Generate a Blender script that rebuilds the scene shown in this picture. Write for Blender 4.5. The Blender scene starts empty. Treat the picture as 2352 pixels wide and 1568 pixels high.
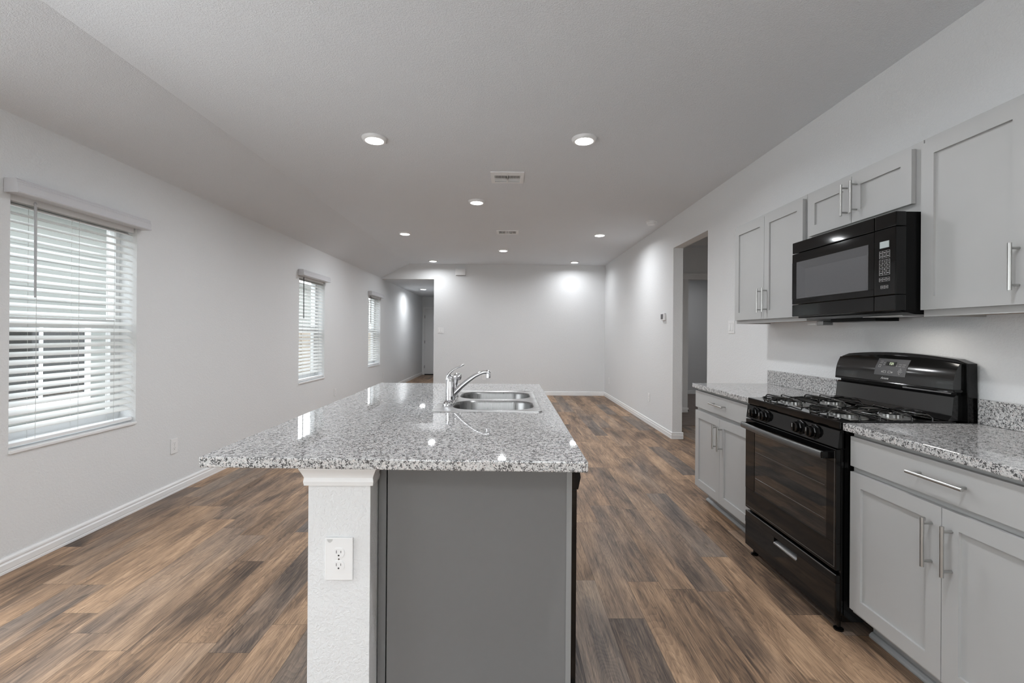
import bpy, bmesh, math, random
from mathutils import Vector, Matrix
random.seed(4)
S = bpy.context.scene
COL = S.collection

# ------------------------------------------------------------------ camera
F_PX, YAW, PITCH, ROLL, SY, CAM_H = 1054.37, .0104, .0012, .0075, -18.35, 1.2856
cam_d = bpy.data.cameras.new('camera'); cam = bpy.data.objects.new('camera', cam_d); COL.objects.link(cam)
fwd = Vector((math.sin(YAW)*math.cos(PITCH), math.cos(YAW)*math.cos(PITCH), math.sin(PITCH)))
rgt = Vector((math.cos(YAW), -math.sin(YAW), 0)); up = rgt.cross(fwd)
r2 = math.cos(ROLL)*rgt + math.sin(ROLL)*up; u2 = -math.sin(ROLL)*rgt + math.cos(ROLL)*up
cam.matrix_world = Matrix(((r2.x, u2.x, -fwd.x, 0), (r2.y, u2.y, -fwd.y, 0), (r2.z, u2.z, -fwd.z, CAM_H), (0, 0, 0, 1)))
cam_d.sensor_width = 36; cam_d.sensor_fit = 'HORIZONTAL'; cam_d.lens = F_PX/2352*36
cam_d.shift_y = SY/2352; cam_d.clip_start = .02; cam_d.clip_end = 200
S.camera = cam

# ------------------------------------------------------------------ world, added fill lights, exposure
LAMP_W, BACK_W, SIDE_W, WORLD_STR, EXPO = 15.3, 1.5, 37., 6.0, 0.13
W = bpy.data.worlds.new('world'); S.world = W; W.use_nodes = True
wn = W.node_tree.nodes; wl = W.node_tree.links
bg = wn['Background']; bg.inputs[1].default_value = WORLD_STR
tc = wn.new('ShaderNodeTexCoord'); sep = wn.new('ShaderNodeSeparateXYZ'); rmp = wn.new('ShaderNodeValToRGB')
wl.new(tc.outputs['Generated'], sep.inputs[0]); wl.new(sep.outputs[2], rmp.inputs[0]); wl.new(rmp.outputs[0], bg.inputs[0])
rmp.color_ramp.elements[0].position = 0.0; rmp.color_ramp.elements[0].color = (.55, .56, .56, 1)
rmp.color_ramp.elements[1].position = .5; rmp.color_ramp.elements[1].color = (.86, .93, 1., 1)
e = rmp.color_ramp.elements.new(.08); e.color = (.98, .99, 1, 1)

def area(name, loc, rot, sx, sy, power, color=(1, 1, 1), spread=180, shape='RECTANGLE'):
    d = bpy.data.lights.new(name, 'AREA'); d.shape = shape; d.size = sx
    if shape == 'RECTANGLE': d.size_y = sy
    d.energy = power; d.color = color; d.spread = math.radians(spread)
    o = bpy.data.objects.new(name, d); COL.objects.link(o); o.location = loc; o.rotation_euler = rot
    return o
XL_ = -2.652
# unseen fill lights, added at made-up patio doors to brighten the room
area('back_fill', (-.5, -2.75, 1.15), (math.radians(90), 0, 0), 2.3, 2.0, BACK_W, (.93, .97, 1))
area('side_fill', (XL_ + .02, .95, 1.15), (0, math.radians(-90), 0), 2.0, 2.0, SIDE_W, (.93, .97, 1))
S.view_settings.view_transform = 'Standard'; S.view_settings.look = 'None'
S.view_settings.gamma = 1; S.view_settings.exposure = EXPO; S.view_settings.use_curve_mapping = False
try:
    S.cycles.use_denoising = True; S.cycles.max_bounces = 10; S.cycles.diffuse_bounces = 6
    S.cycles.transparent_max_bounces = 12; S.cycles.sample_clamp_indirect = 6
    S.cycles.caustics_reflective = False; S.cycles.caustics_refractive = False
    S.cycles.use_light_tree = True
except Exception: pass

# ------------------------------------------------------------------ material helpers
class NT:
    def __init__(s, name):
        s.m = bpy.data.materials.new(name); s.m.use_nodes = True
        s.n = s.m.node_tree.nodes; s.l = s.m.node_tree.links; s.b = s.n['Principled BSDF']
        s._c = None
    def co(s):
        if s._c is None: s._c = s.n.new('ShaderNodeTexCoord').outputs['Object']
        return s._c
    def put(s, sock, v):
        if v is None: return
        if hasattr(v, 'is_output') or isinstance(v, bpy.types.NodeSocket): s.l.new(v, sock)
        else: sock.default_value = v
    def math(s, op, a, b=None, c=None, clamp=False):
        n = s.n.new('ShaderNodeMath'); n.operation = op; n.use_clamp = clamp
        for i, v in enumerate((a, b, c)):
            if v is not None: s.put(n.inputs[i], v)
        return n.outputs[0]
    def map(s, vec, scale=(1, 1, 1), loc=(0, 0, 0)):
        n = s.n.new('ShaderNodeMapping'); s.put(n.inputs[0], vec); n.inputs['Scale'].default_value = scale
        s.put(n.inputs['Location'], loc); return n.outputs[0]
    def noise(s, vec, scale, detail=3, rough=.5, dist=0, out=0):
        n = s.n.new('ShaderNodeTexNoise'); s.put(n.inputs['Vector'], vec); n.inputs['Scale'].default_value = scale
        n.inputs['Detail'].default_value = detail; n.inputs['Roughness'].default_value = rough
        n.inputs['Distortion'].default_value = dist; return n.outputs[out]
    def voro(s, vec, scale, feat='F1', out=0, rnd=1):
        n = s.n.new('ShaderNodeTexVoronoi'); n.feature = feat; s.put(n.inputs['Vector'], vec)
        n.inputs['Scale'].default_value = scale; n.inputs['Randomness'].default_value = rnd; return n.outputs[out]
    def ramp(s, fac, stops, interp='LINEAR'):
        n = s.n.new('ShaderNodeValToRGB'); s.put(n.inputs[0], fac); cr = n.color_ramp; cr.interpolation = interp
        while len(cr.elements) < len(stops): cr.elements.new(.5)
        for e, (p, c) in zip(cr.elements, stops):
            e.position = p; e.color = (*c, 1) if len(c) == 3 else c
        return n.outputs[0]
    def mix(s, fac, a, b, mode='MIX'):
        n = s.n.new('ShaderNodeMix'); n.data_type = 'RGBA'; n.blend_type = mode
        s.put(n.inputs[0], fac); s.put(n.inputs[6], a); s.put(n.inputs[7], b); return n.outputs[2]
    def xyz(s, v):
        n = s.n.new('ShaderNodeSeparateXYZ'); s.put(n.inputs[0], v); return n.outputs
    def comb(s, x, y, z):
        n = s.n.new('ShaderNodeCombineXYZ')
        for i, v in enumerate((x, y, z)): s.put(n.inputs[i], v)
        return n.outputs[0]
    def bump(s, h, strength, dist=.01):
        n = s.n.new('ShaderNodeBump'); n.inputs['Strength'].default_value = strength; n.inputs['Distance'].default_value = dist
        s.put(n.inputs['Height'], h); s.l.new(n.outputs[0], s.b.inputs['Normal'])
    def set(s, col=None, rough=None, metal=None, spec=None, coat=None, emit=None, es=None):
        b = s.b.inputs
        if col is not None:
            if isinstance(col, tuple): b['Base Color'].default_value = (*col[:3], 1)
            else: s.l.new(col, b['Base Color'])
        if rough is not None: s.put(b['Roughness'], rough)
        if metal is not None: b['Metallic'].default_value = metal
        if spec is not None: b['Specular IOR Level'].default_value = spec
        if coat is not None: b['Coat Weight'].default_value = coat; b['Coat Roughness'].default_value = .03
        if emit is not None: b['Emission Color'].default_value = (*emit, 1); b['Emission Strength'].default_value = es
        return s.m

def paint(name, col, scale, strength, rough=.75, dist=.004, spec=.3):
    t = NT(name)
    a = t.noise(t.co(), scale, 3, .55, .6); c = t.noise(t.co(), scale*.35, 2, .5, .3)
    h = t.math('ADD', t.ramp(a, [(.42, (0, 0, 0)), (.62, (1, 1, 1))]), t.math('MULTIPLY', c, .6))
    t.bump(h, strength, dist)
    v = t.noise(t.co(), 1.3, 2)
    k = t.ramp(v, [(.3, tuple(x*.985 for x in col)), (.7, col)])
    return t.set(k, rough, spec=spec)
def plain(name, col, rough, metal=0, spec=.5, coat=None, var=.04, vs=30):
    t = NT(name); v = t.noise(t.co(), vs, 2)
    k = t.ramp(v, [(.3, tuple(x*(1-var) for x in col)), (.7, col)])
    return t.set(k, rough, metal, spec, coat)
def emitter(name, col, st):
    t = NT(name); return t.set((.8, .8, .8), .5, emit=col, es=st)

M = {}
M['wall'] = paint('wall_paint', (.728, .735, .740), 85, .27)
M['ceil'] = paint('ceiling_paint', (.745, .765, .79), 135, .42, .85, .005)
M['trim'] = plain('trim_white', (.80, .80, .80), .38, var=.01)
M['door'] = plain('door_white', (.74, .74, .74), .42, var=.01)
M['plastic'] = plain('white_plastic', (.80, .80, .80), .3, var=.01)
M['cab'] = plain('grey_cabinet_paint', (.425, .425, .42), .42, spec=.4, var=.02, vs=9)
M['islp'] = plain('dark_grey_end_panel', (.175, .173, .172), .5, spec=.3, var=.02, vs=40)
M['cabin'] = plain('birch_underside', (.30, .17, .09), .5, var=.2)
M['toe'] = plain('grey_toe_paint', (.33, .34, .345), .45, var=.03)
M['black'] = plain('gloss_black_enamel', (.003, .003, .003), .06, spec=.36, var=.0)
M['blackm'] = plain('satin_black', (.005, .005, .005), .3, spec=.12, var=.0)
M['rubber'] = plain('black_slot', (.015, .015, .015), .6)
M['hand'] = plain('oven_handle_satin', (.13, .13, .13), .27, metal=.6, var=.0)
M['bglass'] = plain('black_glass', (.012, .012, .012), .035, spec=.7, coat=.6, var=0)
M['grate'] = plain('grate_enamel', (.004, .004, .004), .15, spec=.6, var=0)
M['alu'] = plain('burner_aluminium', (.62, .62, .61), .3, metal=1, var=.1)
M['chrome'] = plain('chrome', (.72, .72, .74), .05, metal=1, var=0)
M['lip'] = plain('grey_metal_lip', (.35, .35, .35), .25, metal=.8, var=0)
M['screenmw'] = plain('mesh_screen', (.10, .10, .105), .28, var=.15, vs=400)
M['lcd'] = plain('lcd_panel', (.42, .47, .47), .25, var=0)
M['blackb'] = plain('backguard_enamel', (.006, .006, .006), .12, spec=.75, var=0)
M['mark'] = plain('white_printing', (.42, .42, .42), .5, var=0)
M['panelg'] = plain('grey_control_panel', (.085, .085, .09), .3, var=0)
M['digit'] = emitter('green_digits', (.75, .95, .45), .7)
M['mwlamp'] = emitter('surface_lamp', (1, .97, .92), 3.)
M['lens'] = emitter('downlight_lens', (1, 1, .99), 9.)
M['cord'] = plain('blind_cord', (.55, .55, .54), .6)
M['wandc'] = plain('clear_wand', (.50, .51, .53), .12, spec=.8)
M['wandb'] = plain('dark_wand', (.03, .03, .03), .3)
M['white_v'] = plain('window_vinyl', (.84, .85, .86), .35, var=.01)
M['sage'] = plain('dark_void', (.01, .01, .01), .8)
def brushed(name, col, rough, sc=(4, 4, 300)):
    t = NT(name); n = t.noise(t.map(t.co(), sc), 3, 3)
    t.set(t.ramp(n, [(.3, tuple(x*.85 for x in col)), (.7, col)]), t.math('MULTIPLY_ADD', n, .15, rough), 1)
    return t.m
M['nickel'] = plain('brushed_nickel', (.50, .50, .49), .3, metal=1, var=.03)
M['steel'] = brushed('stainless_steel', (.60, .60, .60), .20, (2, 200, 2))
M['bowl'] = brushed('stainless_bowl', (.30, .30, .30), .22, (60, 60, 1))
M['val'] = plain('valance_white', (.60, .60, .62), .4, var=.01)
M['stile'] = plain('grey_stile', (.25, .25, .25), .5, var=.02)

def granite():
    t = NT('speckled_granite'); c = t.co()
    w = t.noise(c, 90, 2, .5, 0, 1)
    cw = t.n.new('ShaderNodeVectorMath'); cw.operation = 'MULTIPLY_ADD'
    t.l.new(w, cw.inputs[0]); cw.inputs[1].default_value = (.008, .008, .008); t.l.new(c, cw.inputs[2]); cw = cw.outputs[0]
    cv = t.xyz(t.voro(cw, 290, out=1))[0]
    base = t.ramp(cv, [(0, (.43, .43, .43)), (.35, (.52, .52, .515)), (.7, (.60, .60, .595)), (.90, (.58, .53, .51)), (1, (.72, .72, .72))])
    cl = t.noise(c, 85, 2, .6)
    cell2 = t.xyz(t.voro(cw, 400, out=1))[1]
    spot = t.math('ADD', t.math('MULTIPLY', cl, 1.35), t.math('MULTIPLY', cell2, .46))
    dk = t.ramp(spot, [(.995, (0, 0, 0)), (1.04, (1, 1, 1))])
    gm = t.ramp(t.noise(c, 170, 3, .6), [(.54, (0, 0, 0)), (.62, (1, 1, 1))])
    k = t.mix(t.math('MULTIPLY', t.xyz(gm)[0], .5), base, (.24, .24, .24, 1))
    k = t.mix(t.math('MULTIPLY', t.xyz(dk)[0], .88), k, (.028, .028, .030, 1))
    t.set(k, .028, spec=.62)
    return t.m
M['granite'] = granite()

PW, PL, X0 = .1658, 1.06, -1.19
def floor_mat():
    t = NT('wood_plank_vinyl'); x, y, z = t.xyz(t.co())
    u = t.math('DIVIDE', t.math('SUBTRACT', x, X0), PW); ci = t.math('FLOOR', u); uf = t.math('FRACT', u)
    wn_ = t.n.new('ShaderNodeTexWhiteNoise'); wn_.noise_dimensions = '1D'; t.put(wn_.inputs['W'], ci)
    v = t.math('ADD', t.math('DIVIDE', y, PL), t.math('MULTIPLY', wn_.outputs[0], 7.3)); ri = t.math('FLOOR', v); vf = t.math('FRACT', v)
    w2 = t.n.new('ShaderNodeTexWhiteNoise'); w2.noise_dimensions = '2D'; t.put(w2.inputs['Vector'], t.comb(ci, ri, 0))
    r1 = w2.outputs[0]; rc = t.xyz(w2.outputs[1])
    off = t.comb(t.math('MULTIPLY', rc[0], 37.), t.math('MULTIPLY', rc[1], 53.), t.math('MULTIPLY', rc[2], 11.))
    av = t.n.new('ShaderNodeVectorMath'); av.operation = 'ADD'; t.l.new(t.comb(x, y, 0), av.inputs[0]); t.l.new(off, av.inputs[1]); P = av.outputs[0]
    big = t.noise(t.map(P, (6.5, 1.5, 1)), 1.0, 3, .55, .9)             # broad light / dark figure
    # cathedral rings: contour lines of a stretched, gently warped noise
    ringn = t.noise(t.map(P, (6.5, .95, 1)), 1.0, 1.2, .4, .35)
    rings = t.math('FRACT', t.math('MULTIPLY', ringn, 46.))
    rings = t.math('POWER', rings, 1.6)
    fine = t.noise(t.map(P, (230, 7, 1)), 1.0, 4, .7, .25)
    streak = t.noise(t.map(P, (75, 3.2, 1), (5, 2, 0)), 1.0, 4, .7, .5)
    mid = t.noise(t.map(P, (22, 2.0, 1)), 1.0, 3, .6, 1.0)
    knot = t.noise(t.map(P, (13, 5, 1)), 1.0, 2, .5, 1.2)
    s = t.math('ADD', t.math('MULTIPLY', big, .95), t.math('MULTIPLY', mid, .42))
    s = t.math('ADD', s, t.math('MULTIPLY', fine, .58))
    s = t.math('ADD', s, t.math('MULTIPLY', streak, .62))
    s = t.math('SUBTRACT', s, t.math('MULTIPLY', rings, .10))
    s = t.math('ADD', s, t.math('MULTIPLY', r1, .22))
    s = t.math('SUBTRACT', s, .855)
    tan = t.ramp(s, [(.10, (.045, .031, .024)), (.30, (.125, .082, .056)), (.48, (.245, .157, .100)), (.66, (.385, .248, .155)), (.88, (.55, .37, .235))])
    gry = t.ramp(s, [(.10, (.038, .033, .032)), (.30, (.096, .080, .072)), (.48, (.170, .136, .115)), (.68, (.265, .205, .162)), (.90, (.42, .31, .225))])
    sel = t.noise(t.map(P, (4, .9, 1), (3, 9, 0)), 1.0, 2, .5, .5)
    sel = t.math('ADD', t.math('MULTIPLY', rc[1], .5), t.math('MULTIPLY', sel, .6))
    k = t.mix(t.xyz(t.ramp(sel, [(.50, (0, 0, 0)), (.80, (1, 1, 1))]))[0], tan, gry)
    kn = t.xyz(t.ramp(knot, [(.68, (0, 0, 0)), (.76, (1, 1, 1))]))[0]
    k = t.mix(t.math('MULTIPLY', kn, .55), k, (.05, .036, .028, 1))
    pore = t.noise(t.map(P, (310, 11, 1), (2, 7, 0)), 1.0, 3, .75, .2)
    pk = t.xyz(t.ramp(pore, [(.53, (0, 0, 0)), (.63, (1, 1, 1))]))[0]
    k = t.mix(t.math('MULTIPLY', pk, .45), k, (.05, .038, .03, 1))
    lite = t.xyz(t.ramp(t.noise(t.map(P, (120, 5, 1), (8, 1, 0)), 1.0, 3, .7, .3), [(.55, (0, 0, 0)), (.70, (1, 1, 1))]))[0]
    k = t.mix(t.math('MULTIPLY', lite, .22), k, (.52, .36, .24, 1))
    ex = t.math('MULTIPLY', t.math('MINIMUM', uf, t.math('SUBTRACT', 1., uf)), PW)
    ey = t.math('MULTIPLY', t.math('MINIMUM', vf, t.math('SUBTRACT', 1., vf)), PL)
    seam = t.math('LESS_THAN', t.math('MINIMUM', ex, ey), .0012)
    k = t.mix(t.math('MULTIPLY', seam, .55), k, (.03, .024, .02, 1))
    t.bump(t.math('SUBTRACT', fine, seam), .12, .002)
    t.set(k, t.math('MULTIPLY_ADD', fine, .15, .40), spec=.28)
    return t.m
M['floor'] = floor_mat()
def carpet_mat():
    t = NT('beige_carpet'); n = t.noise(t.co(), 380, 3, .7); n2 = t.noise(t.co(), 9, 2)
    k = t.mix(.35, t.ramp(n, [(.3, (.20, .165, .15)), (.7, (.42, .36, .335))]), t.ramp(n2, [(.3, (.25, .21, .19)), (.7, (.36, .31, .29))]))
    t.bump(n, .9, .01); return t.set(k, .95, spec=.1)
M['carpet'] = carpet_mat()
def slat_mat():
    t = NT('blind_slat'); m = t.set((.82, .82, .80), .4)
    tr = t.n.new('ShaderNodeBsdfTranslucent'); tr.inputs[0].default_value = (.85, .86, .84, 1)
    mx = t.n.new('ShaderNodeMixShader'); mx.inputs[0].default_value = .10
    out = t.n['Material Output']; t.l.new(t.b.outputs[0], mx.inputs[1]); t.l.new(tr.outputs[0], mx.inputs[2]); t.l.new(mx.outputs[0], out.inputs[0])
    return m
M['slat'] = slat_mat()
def glass_mat():
    t = NT('window_glass'); tr = t.n.new('ShaderNodeBsdfTransparent'); tr.inputs[0].default_value = (.97, .98, .975, 1)
    gl = t.n.new('ShaderNodeBsdfGlossy'); gl.inputs['Roughness'].default_value = .0
    lw = t.n.new('ShaderNodeLayerWeight'); fr = t.math('MULTIPLY_ADD', t.math('POWER', lw.outputs['Facing'], 5.), .9, .04)
    mx = t.n.new('ShaderNodeMixShader'); t.l.new(fr, mx.inputs[0]); t.l.new(tr.outputs[0], mx.inputs[1]); t.l.new(gl.outputs[0], mx.inputs[2])
    t.l.new(mx.outputs[0], t.n['Material Output'].inputs[0]); return t.m
M['glass'] = glass_mat()
def siding(name, col):
    t = NT(name); z = t.xyz(t.co())[2]; f = t.math('FRACT', t.math('DIVIDE', z, .18))
    t.bump(f, .8, .03); ed = t.math('LESS_THAN', f, .05)
    return t.set(t.mix(ed, (*col, 1), (*[c*.45 for c in col], 1)), .7)
M['siding'] = siding('lap_siding', (.205, .213, .200))
M['fence'] = siding('fence_boards', (.30, .24, .18))
M['grass'] = plain('gravel_yard', (.42, .40, .37), .9, var=.4, vs=25)
M['roof'] = plain('roof_shingles', (.10, .10, .11), .9, var=.4)

# ------------------------------------------------------------------ geometry helpers
ORG = {}
class MB:
    def __init__(s): s.b = bmesh.new()
    def box(s, x0, x1, y0, y1, z0, z1, bev=0):
        x0, x1 = sorted((x0, x1)); y0, y1 = sorted((y0, y1)); z0, z1 = sorted((z0, z1))
        v = [s.b.verts.new(p) for p in ((x0,y0,z0),(x1,y0,z0),(x1,y1,z0),(x0,y1,z0),(x0,y0,z1),(x1,y0,z1),(x1,y1,z1),(x0,y1,z1))]
        fs = [s.b.faces.new([v[i] for i in q]) for q in ((0,3,2,1),(4,5,6,7),(0,1,5,4),(1,2,6,5),(2,3,7,6),(3,0,4,7))]
        if bev:
            es = list({e for f in fs for e in f.edges})
            bmesh.ops.bevel(s.b, geom=es, offset=bev, segments=2, affect='EDGES', profile=.6)
        return s
    def prism(s, pts, axis, a, b, bev=0):
        """polygon pts in the other two axes (order x,y,z without axis) extruded from a to b"""
        def P(p, t):
            q = list(p); q.insert('xyz'.index(axis), t); return q
        lo = [s.b.verts.new(P(p, a)) for p in pts]; hi = [s.b.verts.new(P(p, b)) for p in pts]; n = len(pts)
        fs = [s.b.faces.new(lo), s.b.faces.new(hi[::-1])]
        for i in range(n): fs.append(s.b.faces.new((lo[i], hi[i], hi[(i+1) % n], lo[(i+1) % n])))
        bmesh.ops.recalc_face_normals(s.b, faces=fs)
        if bev:
            es = [e for e in set(fs[0].edges) | set(fs[1].edges)]
            bmesh.ops.bevel(s.b, geom=es, offset=bev, segments=2, affect='EDGES', profile=.6)
        return s
    def ring(s, c, t, r, n, ref=None):
        t = Vector(t).normalized(); a = Vector(ref) if ref is not None else (Vector((0, 0, 1)) if abs(t.z) < .9 else Vector((1, 0, 0)))
        e1 = (a - t*a.dot(t)).normalized(); e2 = t.cross(e1)
        rr = r if isinstance(r, (tuple, list)) else (r, r)
        return [s.b.verts.new(Vector(c) + e1*math.cos(2*math.pi*i/n)*rr[0] + e2*math.sin(2*math.pi*i/n)*rr[1]) for i in range(n)]
    def tube(s, pts, r, n=10, closed=False, caps=True, ref=None):
        pts = [Vector(p) for p in pts]; N = len(pts); R = []
        for i, p in enumerate(pts):
            if closed: t = pts[(i+1) % N] - pts[i-1]
            else: t = (pts[min(i+1, N-1)] - pts[max(i-1, 0)])
            rr = r[i] if isinstance(r, list) else r
            R.append(s.ring(p, t, rr, n, ref))
        for i in range(N if closed else N-1):
            A, B = R[i], R[(i+1) % N]
            for k in range(n): s.b.faces.new((A[k], A[(k+1) % n], B[(k+1) % n], B[k]))
        if not closed and caps: s.b.faces.new(R[0][::-1]); s.b.faces.new(R[-1])
        return s
    def lathe(s, c, prof, n=32, axis='z', caps=True):
        c = Vector(c); ax = {'x': Vector((1,0,0)), 'y': Vector((0,1,0)), 'z': Vector((0,0,1)), '-x': Vector((-1,0,0)), '-y': Vector((0,-1,0)), '-z': Vector((0,0,-1))}[axis]
        R = [s.ring(c + ax*h, ax, max(r, 1e-5), n) for r, h in prof]
        for i in range(len(R)-1):
            for k in range(n): s.b.faces.new((R[i][k], R[i][(k+1) % n], R[i+1][(k+1) % n], R[i+1][k]))
        if caps: s.b.faces.new(R[0][::-1]); s.b.faces.new(R[-1])
        return s
    def text(s, txt, size, M4, ext=.0004):
        cu = bpy.data.curves.new('t', 'FONT'); cu.body = txt; cu.size = size; cu.extrude = ext; cu.align_x = 'CENTER'; cu.align_y = 'CENTER'
        cu.resolution_u = 3
        o = bpy.data.objects.new('t', cu); COL.objects.link(o); dg = bpy.context.evaluated_depsgraph_get(); dg.update()
        me = bpy.data.meshes.new_from_object(o.evaluated_get(dg)); me.transform(M4); s.b.from_mesh(me)
        bpy.data.objects.remove(o); bpy.data.meshes.remove(me); bpy.data.curves.remove(cu); return s

def obj(name, mb, mat, parent=None, origin=None, smooth=False):
    og = Vector(origin) if origin is not None else (ORG[parent] if parent is not None else Vector((0, 0, 0)))
    if smooth is False: bmesh.ops.recalc_face_normals(mb.b, faces=mb.b.faces[:])
    else: bmesh.ops.recalc_face_normals(mb.b, faces=mb.b.faces[:])
    me = bpy.data.meshes.new(name); mb.b.to_mesh(me); mb.b.free(); me.transform(Matrix.Translation(-og))
    me.materials.append(M[mat] if isinstance(mat, str) else mat)
    o = bpy.data.objects.new(name, me); COL.objects.link(o)
    if smooth:
        for p in me.polygons: p.use_smooth = True
        if hasattr(me, 'set_sharp_from_angle'): me.set_sharp_from_angle(angle=math.radians(smooth if smooth is not True else 40))
    if parent is not None: o.parent = parent; o.location = og - ORG[parent]
    else: o.location = og
    ORG[o] = og
    return o
def tag(o, label=None, cat=None, group=None, kind=None):
    if label: o['label'] = label
    if cat: o['category'] = cat
    if group: o['group'] = group
    if kind: o['kind'] = kind
    return o
def thing(name, label, cat, loc, group=None, kind=None):
    o = bpy.data.objects.new(name, None); o.empty_display_size = .05; COL.objects.link(o); o.location = loc; ORG[o] = Vector(loc)
    return tag(o, label, cat, group, kind)
def struct(name, mb, mat, origin=None, label=None, cat=None, parent=None):
    o = obj(name, mb, mat, parent, origin); o['kind'] = 'structure'
    if label: o['label'] = label
    if cat: o['category'] = cat
    return o
def dup(root, loc, rotz=None, label=None, group=None):
    r = root.copy(); COL.objects.link(r); r.location = loc
    if rotz is not None: r.rotation_euler = (0, 0, rotz)
    if label: r['label'] = label
    if group: r['group'] = group
    for ch in list(root.children):
        c = ch.copy(); COL.objects.link(c); c.parent = r
        for g in list(ch.children):
            d = g.copy(); COL.objects.link(d); d.parent = c
    return r

# ------------------------------------------------------------------ room numbers
XL, XR, YB, ZC, ZV, XV, YF = -2.652, 2.058, 9.670, 2.745, 2.441, -2.07, -2.8
HX, HZ, YH = -1.547, 2.426, 14.33
OY0, OY1, OZ, WT = 4.703, 5.681, 2.369, .12
SILL, WTOP = .626, 2.033
WIN = [(2.4725, 3.3098), (5.8676, 6.6884), (8.7964, 9.6146)]

struct('floor', MB().box(XL-.3, 5.1, YF-.1, YH+.1, -.08, 0), 'floor', label='brown wood-look plank vinyl floor', cat='floor')
struct('floor', MB().box(XR+WT, 5.0, 6.5, 10.0, 0, .008), 'carpet', label='beige carpet beyond the doorway in the right wall', cat='floor')
# left wall with three window holes
w = MB(); ys = [YF-.12, -.1, 2.0]
for a, b in WIN: ys += [a, b]
ys.append(YH+.12)
for i in range(0, len(ys), 2): w.box(XL-.2, XL, ys[i], ys[i+1], 0, ZV+.06)
w.box(XL-.2, XL, -.1, 2.0, 2.16, ZV+.06)  # wall above the opening added for the side fill light
for a, b in WIN: w.box(XL-.2, XL, a, b, 0, SILL); w.box(XL-.2, XL, a, b, WTOP, ZV+.06)
bmesh.ops.remove_doubles(w.b, verts=w.b.verts[:], dist=1e-5)
struct('wall_left', w, 'wall', label='long pale grey wall with three windows', cat='wall')
w = MB(); w.box(XR, XR+WT, YF-.12, OY0, 0, ZC+.05); w.box(XR, XR+WT, OY1, YB+.5, 0, ZC+.05); w.box(XR, XR+WT, OY0, OY1, OZ, ZC+.05)
struct('wall_right', w, 'wall', label='pale grey wall behind the kitchen run with an open doorway', cat='wall')
struct('wall_back', MB().prism([(HX, 0), (XR, 0), (XR, ZC), (XV, ZC), (XL, ZV), (XL, HZ), (HX, HZ)], 'y', YB, YB+.12), 'wall', label='far end wall with hall opening at its left', cat='wall')
struct('wall_hall_right', MB().box(HX, HX+.12, YB+.12, YH, 0, HZ+.05), 'wall', label='right wall of the far hall', cat='wall')
struct('wall_hall_end', MB().box(XL, HX+.12, YH, YH+.12, 0, HZ+.05), 'wall', label='end wall of the far hall around the white door', cat='wall')
# wall behind the camera, with an opening added for the back fill light
w = MB(); w.box(XL, -1.7, YF-.12, YF, 0, ZC); w.box(.7, XR, YF-.12, YF, 0, ZC); w.box(-1.7, .7, YF-.12, YF, 2.2, ZC)
struct('wall_front', w, 'wall', label='wall behind the camera with an added glazed opening', cat='wall')
c = MB().prism([(XR+.1, ZC), (XV, ZC), (XL-.05, ZV-.026), (XL-.05, ZV+.2), (XV, ZC+.12), (XR+.1, ZC+.12)], 'y', YF-.12, YB+.05)
struct('ceiling', c, 'ceil', label='textured grey ceiling sloping down along the left wall', cat='ceiling')
struct('ceiling', MB().box(XL, HX, YB+.121, YH, HZ, HZ+.1), 'ceil', label='low ceiling of the far hall', cat='ceiling')
struct('ceiling', MB().box(XR+WT, 5.1, 3.5, 10.2, ZC, ZC+.1), 'ceil', label='ceiling beyond the doorway', cat='ceiling')
# room beyond the doorway
struct('wall_side_near', MB().box(XR+WT, 5.1, 3.5, 3.62, 0, ZC), 'wall', label='near wall of the side room', cat='wall')
struct('wall_side_right', MB().box(5.0, 5.12, 3.6, 10.2, 0, ZC), 'wall', label='right wall of the side room', cat='wall')
w = MB(); w.box(XR+WT, 3.006, 7.60, 7.72, 0, ZC); w.box(3.006, 4.3, 7.60, 7.72, 2.215, ZC); w.box(4.3, 5.0, 7.60, 7.72, 0, ZC)
struct('wall_side_middle', w, 'wall', label='wall with white header trim seen through the doorway', cat='wall')
struct('wall_side_back', MB().box(XR+WT, 5.1, 10.0, 10.12, 0, ZC), 'wall', label='far wall seen through the doorway', cat='wall')

def base_run(name, p0, p1, nrm, label):
    """baseboard along p0-p1 (xy), profile standing out along nrm"""
    p0, p1, nrm = Vector(p0), Vector(p1), Vector(nrm)
    prof = [(0, 0), (.014, 0), (.014, .012), (.0125, .016), (.014, .020), (.014, .050), (.010, .056), (.010, .062), (.012, .066), (.011, .074), (.006, .083), (0, .083)]
    m = MB(); A = [m.b.verts.new((p0.x+nrm.x*d, p0.y+nrm.y*d, h)) for d, h in prof]; B = [m.b.verts.new((p1.x+nrm.x*d, p1.y+nrm.y*d, h)) for d, h in prof]
    m.b.faces.new(A); m.b.faces.new(B[::-1]); n = len(prof)
    for i in range(n): m.b.faces.new((A[i], A[(i+1) % n], B[(i+1) % n], B[i]))
    return struct(name, m, 'trim', label=label, cat='baseboard')
base_run('baseboard_left', (XL, 2.01), (XL, YH), (1, 0), 'white baseboard along the left wall')
base_run('baseboard_right', (XR, OY1-.014), (XR, YB), (-1, 0), 'white baseboard on the right wall beyond the doorway')
base_run('baseboard_jamb', (XR, OY1), (XR+WT+.014, OY1), (0, -1), 'short white baseboard wrapping the doorway jamb')
base_run('baseboard_right', (XR, 3.60), (XR, OY0), (-1, 0), 'white baseboard between cabinet and doorway')
base_run('baseboard_back', (HX-.014, YB), (XR, YB), (0, -1), 'white baseboard along the far end wall')
base_run('baseboard_hall', (HX, YB), (HX, YH), (-1, 0), 'white baseboard inside the far hall')
base_run('baseboard_side', (XR+WT, 7.60), (3.02, 7.60), (0, -1), 'white baseboard seen through the doorway')
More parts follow.
